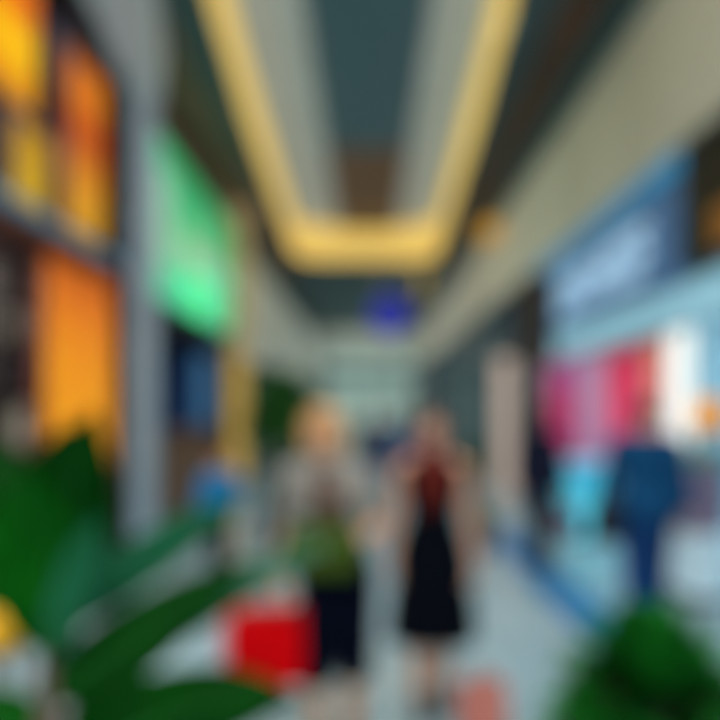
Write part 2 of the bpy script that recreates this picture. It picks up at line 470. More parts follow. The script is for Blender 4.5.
# ------------------------------------------------------------------ column with soffit block
b = MB()
b.box(-2.80, -2.56, 7.26, 7.56, 0, HC - 0.45)
struct('pillar', b, M['col'], bevel=0.03)
struct('trim_17', MB().box(-2.93, -2.805, 7.26, 7.5, 0, HC - 0.45), M['darkmetal'])
b = MB()
def q4(x0, x1, y0, y1, z): return [(x0, y0, z), (x1, y0, z), (x1, y1, z), (x0, y1, z)]
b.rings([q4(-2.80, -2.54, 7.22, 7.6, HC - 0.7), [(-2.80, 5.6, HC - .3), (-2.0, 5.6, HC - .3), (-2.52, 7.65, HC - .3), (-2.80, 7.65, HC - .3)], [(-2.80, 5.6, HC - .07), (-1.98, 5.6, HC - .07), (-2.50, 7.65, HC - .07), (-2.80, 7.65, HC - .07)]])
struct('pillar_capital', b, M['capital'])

# ------------------------------------------------------------------ green lit shop
G0, G1 = 7.66, 13.0
GZ0, GZ1 = EYE + 1.52, EYE + 3.88
b = MB()
b.box(-6.2, -6.0, G0, G1, 0, HC); b.box(-6.0, LX - 0.35, G1, G1 + 0.1, 0, HC)
struct('wall_left_green_shop', b, M['navywall'])
struct('wall_left_over_green', MB().box(-6.0, LX - 0.03, G0, G1, GZ1 + 0.08, HC), mat('umber plaster', (104, 80, 62), 0.7))
struct('ceiling_shop_green', MB().box(-6.0, LX - 0.05, G0, G1, GZ0 - 0.2, GZ0 - 0.02), M['shopdark'])
M['green'] = mat('glowing green screen', (34, 166, 100), 0.3, emit=0.7, rgb2=(92, 210, 166), scale=0.75, stretch=(1, 0.9, 0.8))
t = thing('light_display', 'huge glowing green and mint light wall above the navy shop', 'screen', (LX, (G0 + G1) / 2, GZ0))
h = GZ1 - GZ0; hy = (G1 - G0) / 2 - 0.05
MB().box(-0.05, 0.0, -hy, hy, 0.04, h - 0.04).build('screen_face', M['green'], t)
fr = MB(); fr.box(-0.08, 0.03, -hy, hy, 0, 0.04); fr.box(-0.08, 0.03, -hy, hy, h - 0.04, h); fr.box(-0.08, 0.03, -hy - .04, -hy, 0, h); fr.box(-0.08, 0.03, hy, hy + .04, 0, h)
fr.build('frame', mat('deep green frame', (16, 112, 66), 0.4, emit=0.5), t)
# pictured shapes on the light wall
MB().box(0.002, 0.012, -hy + 0.1, -hy + 1.5, 0.5, h - 0.45).build('pale_patch', mat('pale mint light', (140, 196, 168), 0.4, emit=0.6, var=0.1, scale=1), t)
MB().box(0.002, 0.012, -0.5, 1.5, 0.85, 1.25).build('grey_patch', mat('grey mint light', (148, 186, 158), 0.4, emit=0.7, scale=1), t)
m_ = MB(); m_.ball((0.006, 0.35, 0.42), 0.02, 0.95, 0.4); m_.build('bright_patch', mat('bright emerald light', (70, 220, 140), 0.4, emit=0.9), t, smooth=True)
m_ = MB(); m_.rings([[(0.003, -hy + 1.3, h - .1), (0.003, hy - .1, h - .1), (0.003, hy - .1, h - 1.1), (0.003, hy - 1.5, h - .8)], [(0.012, -hy + 1.3, h - .1), (0.012, hy - .1, h - .1), (0.012, hy - .1, h - 1.1), (0.012, hy - 1.5, h - .8)]])
m_.build('deep_patch', mat('deep green light', (28, 150, 92), 0.4, emit=0.8), t)

# brown counter and blue panel inside
t = thing('counter', 'brown wooden counter in the opening of the navy shop', 'counter', (-3.2, 10.2, 0))
MB().box(-0.25, 0.25, -1.5, 1.5, 0.08, 1.28).build('front', mat('mid brown veneer', (110, 78, 54), 0.5, stretch=(1, 1, 8)), t, bevel=0.01)
MB().box(-0.3, 0.3, -1.55, 1.55, 1.28, 1.34).build('top', M['brown'], t, bevel=0.01)
MB().box(-0.22, 0.22, -1.45, 1.45, 0.0, 0.08).build('plinth', M['darkmetal'], t)
t = thing('screen_panel', 'blue lit upright screen standing behind the brown counter', 'screen', (-3.25, 12.38, 0))
MB().box(-0.03, 0.03, -0.5, 0.5, 1.35, 2.75).build('screen_face', mat('blue screen', (26, 92, 136), 0.3, emit=0.7), t, bevel=0.01)
MB().box(-0.06, -0.03, -0.53, 0.53, 1.3, 2.8).build('back_shell', M['black'], t, bevel=0.01)
for y in (-0.4, 0.4): MB().box(-0.05, 0.05, y - .03, y + .03, 0.02, 1.32).build('leg', M['darkmetal'], t)
MB().box(-0.2, 0.2, -0.5, 0.5, 0, 0.03).build('base', M['darkmetal'], t)

# warm pilaster; the lamplight on it is put in as glow on both parts
struct('pillar_warm', MB().box(-2.95, -2.58, 13.0, 13.5, 2.95, HC - 0.08), mat('glowing tan plaster', (186, 158, 112), 0.6, emit=0.25), bevel=0.02)
t = thing('lit_pilaster', 'lower warm pilaster left of the potted palm, its lighting put in as amber glow', 'light', (-2.74, 13.24, 0))
MB().box(-0.2, 0.10, -0.24, 0.24, 0.16, 2.85).build('lit_face', mat('amber light', (190, 152, 70), 0.5, emit=0.55), t, bevel=0.02)
MB().box(-0.21, 0.11, -0.25, 0.25, 0, 0.16).build('base', M['darkmetal'], t)
MB().box(-0.21, 0.11, -0.25, 0.25, 2.85, 2.945).build('cap', M['beige'], t)

# far left shop windows
for i, (y0, y1) in enumerate(((14.2, 18.8), (19.6, 25.0), (26.0, 32.5))):
    w = struct('window_%d' % (3 + i), MB().box(LX + 0.005, LX + 0.025, y0, y1, 0.1, 2.75), M['tealglass'] if i != 1 else mat('warm shop glass', (122, 112, 88), 0.3, emit=0.2))
    fr = MB()
    n = 4
    for k in range(n + 1):
        y = y0 + (y1 - y0) * k / n; fr.box(LX + 0.025, LX + 0.07, y - .04, y + .04, 0, 2.8)
    fr.box(LX + 0.025, LX + 0.07, y0, y1, 2.72, 2.82); fr.box(LX + 0.025, LX + 0.07, y0, y1, 0, 0.12)
    fr.build('window_frame', M['darkmetal'], w)

# ------------------------------------------------------------------ right: shops under the bulkhead
RX = 3.1
b = MB()
b.box(7.3, 7.5, Y0, YE, 0, BH)
struct('wall_right_back', b, M['shopblue'])
b = MB(); b.box(RX + 0.1, 7.3, 10.9, 11.0, 0, BH); b.box(RX + 0.1, 7.3, 6.05, 6.1, 2.4, BH); b.box(RX + 0.1, 7.3, 2.4, 2.5, 0, BH)
struct('wall_right_divider', b, M['shopblue'])
struct('ceiling_shop_right', MB().box(RX + 0.12, 7.3, 2.5, 10.9, EYE + 1.5, EYE + 1.6), M['white'])
struct('trim_12', MB().box(RX - 0.04, RX + 0.12, 2.5, 6.05, EYE + 1.34, BH), M['black'])
struct('trim_13', MB().box(RX - 0.02, RX + 0.12, 6.1, 10.35, EYE + 1.24, BH - 0.2), M['slate'])
struct('trim_14', MB().box(RX - 0.06, RX + 0.12, 10.35, 13.0, EYE + 0.95, BH), M['darkbrown'])
struct('trim_15', MB().box(RX, RX + 0.1, 2.5, 10.3, EYE + 0.86, EYE + 1.24), M['paleblue'])
t = thing('lightbox_poster', 'bright white glowing window panel beside the narrow orange poster', 'light panel', (RX - 0.02, 6.07, EYE - 0.34))
MB().box(-0.03, 0.02, -0.25, 0.25, 0, 1.12).build('lit_face', mat('bright white light', (236, 242, 242), 0.4, emit=0.8, var=0.03), t, bevel=0.005)
fr = MB(); fr.box(-0.035, 0.025, -0.27, -0.25, -.02, 1.14); fr.box(-0.035, 0.025, 0.25, 0.27, -.02, 1.14); fr.box(-0.035, 0.025, -0.25, 0.25, -.02, 0); fr.box(-0.035, 0.025, -0.25, 0.25, 1.12, 1.14)
fr.build('frame', M['steel'], t)
for y in (-0.22, 0.22): MB().tube([(0, y, 1.14), (0, y, 1.36)], 0.008).build('hanger', M['steel'], t)
struct('wall_right_pier', MB().box(RX + 0.06, RX + 0.2, 5.74, 6.42, 0.0, EYE + 0.86), M['paleblue'])
struct('wall_right_near', MB().box(3.55, 3.6, 2.5, 5.74, 0.0, EYE + 1.5), mat('deep petrol wall', (30, 56, 78), 0.6))
# glazing with frames
w = struct('window_6', MB().box(RX + 0.04, RX + 0.05, 6.42, 10.4, 0.08, EYE + 0.86), M['glass'])
fr = MB()
for y in (6.46, 8.4, 10.36): fr.box(RX + 0.02, RX + 0.08, y - .035, y + .035, 0, EYE + 0.86)
fr.box(RX + 0.02, RX + 0.08, 6.42, 10.4, 0, 0.08); fr.box(RX + 0.02, RX + 0.08, 6.42, 10.4, EYE + 0.82, EYE + 0.88)
fr.build('window_frame', M['steel'], w)
w = struct('window_7', MB().box(RX + 0.04, RX + 0.05, 2.5, 4.3, 0.08, EYE + 0.86), M['glass'])
fr = MB()
for y in (2.54, 4.26): fr.box(RX + 0.02, RX + 0.08, y - .035, y + .035, 0, EYE + 0.86)
fr.box(RX + 0.02, RX + 0.08, 2.5, 4.3, 0, 0.08)
fr.build('window_frame', M['steel'], w)
w = struct('window_8', MB().box(RX + 0.02, RX + 0.05, 10.45, 12.3, 0.0, EYE + 0.95), M['tealglass'])
# pale pilaster further along, given its own glow in place of missing light
struct('pillar_pale', MB().box(2.60, 2.92, 12.35, 12.6, 0, EYE + 1.05), mat('glowing pale stone', (204, 180, 166), 0.6, emit=0.48), bevel=0.02)
# far right glass fronts
struct('wall_right_far', MB().box(3.12, 7.3, 13.0, YE, 0, BH), M['tealglass'])
fr = MB()
for k in range(10): fr.box(3.04, 3.12, 14 + k * 2.1 - 0.06, 14 + k * 2.1 + 0.06, 0, BH)
fr.box(3.02, 3.12, 13.0, YE, 2.7, 2.85)
struct('trim_16', fr, mat('blue grey mullion', (74, 96, 108), 0.5))

# shop sign: backlit plate with worn letter shapes (too soft in the photo to read)
t = thing('shop_sign', 'slate blue shop sign with glowing pale lettering under the blue light line', 'sign', (RX - 0.03, 7.95, EYE + 1.32))
MB().box(-0.05, 0.0, -1.7, 1.95, 0, 0.86).build('backboard', mat('sign board blue', (70, 108, 152), 0.4, emit=0.3), t, bevel=0.01)
m_let = mat('pale blue white light', (158, 194, 220), 0.4, emit=0.66, var=0.03)
y = 1.80
for word in ((0, 2, 1, 3, 2), (1, 3, 0, 2, 0, 3)):        # two words of plain strokes, far end first
    lt = MB()
    for k in word:
        z0, hgt, w_ = 0.13, 0.60, 0.22
        lt.box(-0.075, -0.05, y - 0.075, y, z0, z0 + hgt)
        if k != 1: lt.box(-0.076, -0.05, y - w_, y - 0.05, z0 + hgt - 0.12, z0 + hgt)
        if k in (0, 2): lt.box(-0.076, -0.05, y - w_, y - 0.05, z0, z0 + 0.12)
        if k in (1, 3): lt.box(-0.077, -0.05, y - w_, y - 0.05, z0 + .24, z0 + .36)
        y -= w_ + 0.05
    lt.build('lettering', m_let, t)
    y -= 0.14
t = thing('blade_sign', 'small amber lit sign on the black fascia at the frame edge', 'sign', (RX - 0.05, 5.12, EYE + 1.34))
MB().rbox(-0.06, 0.0, -0.26, 0.3, 0, 0.44, 0.02).build('case', M['black'], t)
MB().box(-0.072, -0.06, -0.2, 0.24, 0.05, 0.39).build('lit_face', mat('amber sign light', (124, 78, 26), 0.4, emit=0.5), t)

# window posters
def poster(label, y0, y1, z0, z1, m, x=RX - 0.01):
    t = thing('window_poster', label, 'poster', (x, (y0 + y1) / 2, z0))
    hw = (y1 - y0) / 2; h = z1 - z0
    MB().box(-0.004, 0.004, -hw, hw, 0, h).build('print', m, t)
    MB().box(-0.012, 0.012, -hw, hw, h - 0.02, h + 0.015).build('top_rail', M['steel'], t)
    MB().box(-0.012, 0.012, -hw, hw, -0.015, 0.015).build('bottom_rail', M['steel'], t)
pz0, pz1 = EYE - 0.62, EYE + 0.80
M['po1'] = ramp_mat('magenta print', [(0, (164, 40, 104)), (0.5, (176, 34, 92)), (1, (150, 62, 128))], 2, 0, 1.4, 0.5, 0.52, 0.3)
M['po2'] = ramp_mat('lilac print', [(0, (160, 120, 158)), (0.6, (186, 132, 166)), (1, (164, 124, 160))], 2, 0, 1.4, 0.5, 0.52, 0.2)
M['po3'] = ramp_mat('crimson and pink print', [(0, (176, 44, 84)), (0.35, (214, 62, 104)), (0.6, (212, 48, 88)), (1, (176, 26, 64))], 2, 0, 1.4, 0.5, 0.56, 0.35)
M['po4'] = ramp_mat('orange fade print', [(0, (224, 190, 182)), (0.4, (216, 128, 110)), (1, (206, 112, 74))], 2, 0, 1.4, 0.5, 0.52, 0.2)
poster('magenta window poster furthest along the blue shop window', 9.15, 10.75, pz0 - 0.1, pz1, M['po1'])
poster('narrow lilac poster between the magenta and crimson ones', 8.12, 9.08, pz0 - 0.06, pz1, M['po2'])
poster('large crimson pink poster in the blue shop window', 6.92, 8.05, pz0, pz1 - 0.04, M['po3'])
poster('narrow orange poster next to the bright white pier', 6.44, 6.86, pz0 + 0.15, pz1 - 0.04, M['po4'])

# cyan display light box below the posters
t = thing('display_plinth', 'glowing cyan display box on the floor under the lilac poster', 'light box', (2.80, 8.0, 0))
MB().rbox(-0.24, 0.24, -0.26, 0.26, 0.06, 0.98, 0.03).build('lit_body', ramp_mat('cyan light', [(0, (88, 190, 206)), (0.6, (70, 188, 210)), (1, (40, 148, 190))], 2, 0, 1, 0.4, 0.68), t)
MB().box(-0.2, 0.2, -0.22, 0.22, 0, 0.06).build('base', M['darkmetal'], t)
MB().rbox(-0.25, 0.25, -0.27, 0.27, 0.98, 1.02, 0.02).build('top', M['paleblue'], t)
# shop counter on the right edge
t = thing('display_counter', 'grey mauve shop counter with pale base under the white window panel', 'counter', (2.86, 5.66, 0))
MB().rbox(-0.16, 0.16, -0.46, 0.36, 0.62, 1.20, 0.03).build('front', mat('mauve grey laminate', (128, 116, 140), 0.5), t)
MB().rbox(-0.15, 0.15, -0.45, 0.35, 0.08, 0.62, 0.02).build('lower_front', mat('pale painted reflection', (196, 222, 232), 0.4, emit=0.15), t)  # reflection on the base put in as pale, glowing colour
MB().rbox(-0.18, 0.18, -0.48, 0.38, 1.20, 1.29, 0.02).build('top', mat('sage green counter top', (98, 146, 130), 0.4), t)
MB().box(-0.13, 0.13, -0.42, 0.32, 0.0, 0.08).build('plinth', M['darkmetal'], t)
t = thing('table_lamp', 'orange shaded table lamp on the grey mauve counter', 'lamp', (2.92, 5.30, 1.292))
MB().lathe([(0.02, 0), (0.10, 0.0), (0.10, 0.02), (0.02, 0.035)]).build('base', M['steel'], t, smooth=True)
MB().tube([(0, 0, 0.02), (0, 0, 0.26)], 0.012).build('pole', M['steel'], t, smooth=True)
MB().lathe([(0.17, 0.2), (0.13, 0.46), (0.12, 0.46), (0.16, 0.2)]).build('lamp_shade', mat('orange shade', (222, 146, 46), 0.6, emit=0.5), t, smooth=True)

# ------------------------------------------------------------------ hanging signs and lamps from the ceiling
t = thing('hanging_sign', 'round deep blue sign hanging from the dark far ceiling', 'sign', (0.72, 19.5, EYE + 2.45))
MB().lathe([(0.02, -0.06), (0.60, -0.06), (0.64, -0.03), (0.64, 0.03), (0.60, 0.06), (0.02, 0.06)]).build('disc', mat('royal blue lit face', (18, 28, 138), 0.5, emit=0.5), t, smooth=False)
for o in t.children: o.rotation_euler = (PI / 2, 0, 0); o.location = (0, 0, 0.55)
for x in (-0.35, 0.35): MB().tube([(x, 0, 1.02), (x, 0, HC - EYE - 2.45 - 0.03)], 0.015).build('suspension_rod', M['steel'], t)
t = thing('hanging_lamp', 'slim amber pendant lamp hanging beside the blue sign', 'lamp', (1.50, 17.5, EYE + 3.15))
MB().lathe([(0.02, 0), (0.10, 0.0), (0.12, 0.1), (0.12, 0.75), (0.08, 0.85), (0.02, 0.86)]).build('lamp_shade', mat('olive amber glass', (132, 110, 44), 0.4, emit=0.55), t, smooth=True)
MB().tube([(0, 0, 0.85), (0, 0, HC - EYE - 3.15)], 0.012).build('cord', M['black'], t)
t = thing('ceiling_spotlight', 'amber glowing spotlight under the timber band near the beige bulkhead', 'lamp', (2.78, 14.2, HC - 0.55))
MB().lathe([(0.02, 0.02), (0.24, 0.0), (0.26, 0.06), (0.22, 0.36), (0.1, 0.42)]).build('lamp_shade', mat('amber light glass', (200, 146, 40), 0.4, emit=0.65), t, smooth=True)
MB().tube([(0, 0, 0.4), (0, 0, 0.53)], 0.04).build('stem', M['darkmetal'], t)

# ------------------------------------------------------------------ plants
def leaf_mb(base, tip, width, bow, side=None, fold=0.18, nl=18, nw=8, point=0.9):
    base, tip, bow = V(base), V(tip), V(bow)
    c = (base + tip) / 2 + bow
    mb = MB(); rows = []; rib = []
    for i in range(nl + 1):
        t = i / nl
        p = base * (1 - t) ** 2 + c * 2 * t * (1 - t) + tip * t * t
        d = ((c - base) * (1 - t) + (tip - c) * t).normalized()
        sd = (side.normalized() if side is not None else d.cross(V((0, 0, 1))).normalized())
        sd = (sd - d * sd.dot(d)).normalized()
        nrm = sd.cross(d)
        w = width / 2 * (math.sin(PI * min(1, t ** 0.75)) ** point) + 0.002
        w *= 1 + 0.03 * math.sin(9 * t)
        row = []
        for k in range(nw + 1):
            q = -1 + 2 * k / nw
            row.append(p + sd * (q * w) + nrm * (fold * w * abs(q) + 0.02 * w * math.sin(20 * t) * q * q))
        rows.append(row); rib.append(p - nrm * 0.001)
    mb.rings(rows, cap=False, close=False)
    return mb, rib

def add_leaf(t, base, tip, width, bow, m, side=None, petiole=None, fold=0.18, loc=V((0, 0, 0))):
    base, tip = V(base) - loc, V(tip) - loc
    mb, rib = leaf_mb(base, tip, width, bow, side, fold)
    o = mb.build('leaf', m, t, smooth=True)
    r = MB().tube(rib[:-2], [0.006 * (1 - 0.8 * i / len(rib)) for i in range(len(rib) - 2)], 6)
    r.build('midrib', M['rib'], o, smooth=True)
    if petiole is not None:
        p0 = V(petiole) - loc
        mid = (p0 + base) / 2 + V((0, 0, 0.03))
        MB().tube([p0, mid, base], [0.010, 0.008, 0.006], 8).build('leaf_stalk', M['stem'], t, smooth=True)

def pot(t, r, h, m, r0=None):
    r0 = r0 or r * 0.78
    MB().lathe([(r0 * .9, 0), (r0, 0.01), (r, h - 0.04), (r * 1.04, h - 0.03), (r * 1.04, h), (r * 0.95, h), (r * 0.93, h - 0.06)], 0, 0).build('pot', m, t, smooth=True)
    MB().lathe([(0.005, h - 0.06), (r * 0.93, h - 0.055), (r * 0.5, h - 0.04), (0.005, h - 0.035)], 0, 0).build('soil', M['soil'], t, smooth=True)

loc = V((-0.80, 1.42, 0))
t = thing('potted_plant', 'tall potted plant with big dark green paddle leaves in front of orange shop', 'plant', loc)
pot(t, 0.24, 0.5, M['pot_grey'])
crown = P(48, 690, 1.36)
s0 = V((0, 0, 0.46)); s1 = crown - loc
MB().tube([s0, s0.lerp(s1, 0.4) + V((0.02, 0, 0)), s1, s1 + V((0, 0, 0.12))], [0.03, 0.027, 0.022, 0.012]).build('stem', M['stem'], t, smooth=True)
cam = V((0, 0, EYE))
def L(bp, tp, wpx, m, bow=(0, 0, 0.05), db=1.36, dt=1.36, face=0.0, fold=0.18):
    bpt, tpt = P(*bp, db), P(*tp, dt)
    d = (tpt - bpt).normalized()
    vw = ((bpt + tpt) / 2 - cam).normalized()
    side = d.cross(vw).normalized()
    if face: side = (Matrix.Rotation(face, 3, d) @ side)
    add_leaf(t, bpt, tpt, wpx / F_PX * (db + dt) / 2, V(bow), m, side, crown + V((0, 0, 0.05)), fold, loc)
L((56, 630), (94, 410), 104, M['leaf_deep'], (-0.03, 0, 0.02), 1.36, 1.34, 0.25)
L((54, 620), (68, 424), 96, M['leaf_deep'], (-0.05, 0, 0.0), 1.40, 1.42, 0.35)
L((48, 600), (-30, 440), 96, M['leaf_deep'], (0.03, 0, 0.04), 1.38, 1.45, -0.3)
L((50, 612), (-60, 530), 74, M['leaf'], (0, 0, 0.06), 1.34, 1.34, 0.2)
L((60, 630), (28, 470), 100, M['leaf'], (-0.03, 0, 0.03), 1.32, 1.28, 0.2)
L((46, 655), (64, 512), 88, M['leaf'], (-0.03, 0, 0.04), 1.31, 1.27, -0.2)
L((56, 660), (100, 516), 40, M['leaf_blue'], (-0.01, 0, 0.04), 1.29, 1.23, -0.2)  # narrow leaf whose blue green puts in a highlight streak
L((60, 630), (246, 500), 50, M['leaf_blue'], (0, 0, 0.045), 1.38, 1.5, 0.35)
L((40, 700), (250, 560), 72, M['leaf_deep'], (0.0, 0, 0.0), 1.32, 1.45, -0.25)
L((62, 690), (330, 540), 44, M['leaf_blue'], (0.0, 0, 0.035), 1.40, 1.62, -0.35)
L((60, 780), (300, 700), 92, M['leaf_deep'], (0.0, 0, 0.10), 1.22, 1.25, 0.2)
L((40, 770), (-70, 700), 80, M['leaf'], (0, 0, 0.08), 1.4, 1.5, 0.3)
L((60, 740), (140, 770), 80, M['leaf'], (0, 0, 0.08), 1.5, 1.6, 0.3)

def blades(mb, c, n, rmin, rmax, w, zlo, zhi, rnd, droop=0.35, up=1.0):
    for k in range(n):
        a = rnd.uniform(0, 2 * PI); el = rnd.uniform(zlo, zhi); r = rnd.uniform(rmin, rmax)
        d = V((math.cos(a) * math.cos(el), math.sin(a) * math.cos(el), math.sin(el)))
        st = V(c) + d * (r * rnd.uniform(0.15, 0.5))
        tip = V(c) + d * r + V((0, 0, -droop * r * (1 - abs(math.sin(el)))))
        lm, _ = leaf_mb(st, tip, w * rnd.uniform(.7, 1.2), V((0, 0, 0.25 * droop * r)), None, 0.25, 6, 2)
        mb.add(lm.v, lm.f)
    return mb

rnd = random.Random(3)
loc = V(((652 - CX) / F_PX * 1.95, 1.95, 0))
t = thing('potted_bush', 'rounded bright green bushy plant at the lower edge before the right shop', 'plant', loc)
pot(t, 0.2, 0.42, M['pot_dark'])
st = MB()
for k in range(7):
    a = k * 0.9
    st.tube([(0.04 * math.cos(a), 0.04 * math.sin(a), 0.38), (0.12 * math.cos(a), 0.12 * math.sin(a), 0.66), (0.17 * math.cos(a), 0.17 * math.sin(a), 0.82)], [0.008, 0.006, 0.004], 6)
st.build('stem', M['stem'], t, smooth=True)
mb = MB(); blades(mb, (0, 0, 0.68), 860, 0.20, 0.39, 0.062, -0.45, 1.5, rnd, 0.2)
mb.build('foliage', M['bush'], t, smooth=True)

rnd = random.Random(5)
loc = V((-1.12, 7.9, 0))
t = thing('potted_palm', 'dark green potted palm tree left of the woman with blonde hair', 'tree', loc)
pot(t, 0.24, 0.45, M['pot_dark'])
MB().tube([(0, 0, 0.4), (0.02, 0, 0.9), (-0.02, 0, 1.35), (0.0, 0, 1.67)], [0.05, 0.045, 0.04, 0.03]).build('trunk', mat('palm bark', (104, 84, 62), 0.9, bump=0.4, scale=30), t, smooth=True)
mb = MB()
for k in range(105):
    a = rnd.uniform(0, 2 * PI); el = rnd.uniform(-0.9, 1.35); r = rnd.uniform(0.42, 0.66)
    d = V((math.cos(a) * math.cos(el) * .75, math.sin(a) * math.cos(el) * .75, math.sin(el)))
    b0 = V((0, 0, 1.66)); tp = b0 + d * r * 1.2 + V((0, 0, -0.12)); c = b0 + d * r * 0.55 + V((0, 0, 0.16))
    prev = None
    for i in range(9):
        q = (i + 1) / 9
        p = b0 * (1 - q) ** 2 + c * 2 * q * (1 - q) + tp * q * q
        dd = ((c - b0) * (1 - q) + (tp - c) * q).normalized()
        sd = dd.cross(V((0, 0, 1))).normalized()
        for s in (-1, 1):
            ln = 0.2 * math.sin(PI * (0.15 + 0.8 * q))
            lm, _ = leaf_mb(p, p + sd * s * ln * .8 + dd * ln * .6 + V((0, 0, -0.06)), 0.055, V((0, 0, 0.02)), None, 0.2, 4, 2)
            mb.add(lm.v, lm.f)
blades(mb, (0, 0, 1.68), 420, 0.25, 0.58, 0.08, -0.9, 1.5, rnd, 0.25)
mb.build('fronds', M['palm'], t, smooth=True)
mb = MB(); blades(mb, (0, 0, 0.5), 90, 0.15, 0.36, 0.05, 0.0, 1.4, rnd, 0.3)
mb.build('underplanting', M['palm'], t, smooth=True)

rnd = random.Random(9)
loc = V((1.36, 7.3, 0))
t = thing('topiary', 'slim potted topiary with two green balls right of woman in black', 'plant', loc)
pot(t, 0.17, 0.3, M['pot_grey'])
MB().tube([(0, 0, 0.27), (0, 0, 1.0)], 0.018).build('stem', M['stem'], t, smooth=True)
for c, r, nm in (((-0.12, 0, 1.05), 0.22, 'upper_foliage'), ((0.02, 0, 0.36), 0.24, 'lower_foliage')):
    mb = MB(); blades(mb, c, 220, r * .75, r, 0.05, -1.3, 1.5, rnd, 0.08)
    mb.build(nm, M['palm'] if r < .23 else M['bush'], t, smooth=True)
MB().tube([(0, 0, 0.85), (-0.1, 0, 1.0)], 0.012).build('branch', M['stem'], t, smooth=True)

# ------------------------------------------------------------------ people
def rot_to(d, n, a): return d * math.cos(a) + n * math.sin(a)

def hand(mb, wrist, d, n, thumb, curl=0.5, k=1.0):
    """d finger direction, n palm normal (fingers curl towards it), thumb = lateral direction of the thumb"""
    d = d.normalized(); n = (n - d * n.dot(d)).normalized(); s = d.cross(n).normalized()
    if s.dot(thumb) < 0: s = -s
    wrist = V(wrist)
    kn = []
    for i, (off, ln) in enumerate(((0.032, .088), (0.011, .093), (-0.011, .088), (-0.031, .080))):
        off *= k; ln *= k
        q = wrist + d * ln + s * off
        mb.limb([wrist + s * off * .55 + d * .008, q], [0.015 * k, 0.0115 * k], 10); kn.append(q)
    mb.ball(wrist + d * .048 * k, 0.034 * k, 0.034 * k, 0.014 * k, Matrix((s, d, n)).transposed(), 14, 10)
    for q, (a, b_, c), o, cu in zip(kn, ((.042, .025, .020), (.046, .028, .021), (.042, .026, .020), (.033, .020, .018)), (.10, .02, -.05, -.14), (.85, 1, 1.08, 1.2)):
        dd = (d + s * o).normalized(); ang = curl * cu * .75; pts = [q]
        for seg in (a, b_, c):
            pts.append(pts[-1] + rot_to(dd, n, ang) * seg * k); ang += curl * cu * .9
        mb.limb(pts, [0.0098 * k, 0.0088 * k, 0.0080 * k, 0.0068 * k], 9)
    t0 = wrist + d * .022 * k + s * .024 * k + n * .004
    t1 = t0 + (d * .55 + s * .75 + n * .25).normalized() * .040 * k
    t2 = t1 + (d * .85 + s * .35 + n * .35).normalized() * .030 * k
    t3 = t2 + (d * .9 + n * .45).normalized() * .024 * k
    mb.limb([t0, t1, t2, t3], [0.015 * k, 0.011 * k, 0.010 * k, 0.008 * k], 9)

def torso_rows(g, fem):
    if fem:
        r = [(.80, .10, .09, 0, .01), (.86, .160, .112, 0, .012), (.93, .172, .120, 0, .015), (1.0, .155, .105, 0, .008), (1.08, .125, .090, 0, 0), (1.14, .124, .088, 0, 0), (1.22, .142, .100, 0, -.006), (1.28, .150, .108, 0, -.010), (1.34, .158, .096, 0, -.002), (1.385, .150, .075, 0, .006), (1.42, .105, .062, 0, .010), (1.45, .055, .055, 0, .012)]
    else:
        r = [(.80, .10, .09, 0, .01), (.86, .158, .108, 0, .01), (.93, .165, .115, 0, .01), (1.0, .155, .108, 0, .005), (1.08, .148, .102, 0, 0), (1.16, .155, .106, 0, 0), (1.24, .172, .115, 0, -.004), (1.32, .182, .112, 0, 0), (1.385, .172, .085, 0, .006), (1.425, .115, .068, 0, .010), (1.45, .06, .060, 0, .012)]
    return [(z, a + g, b_ + g, x, y) for z, a, b_, x, y in r]

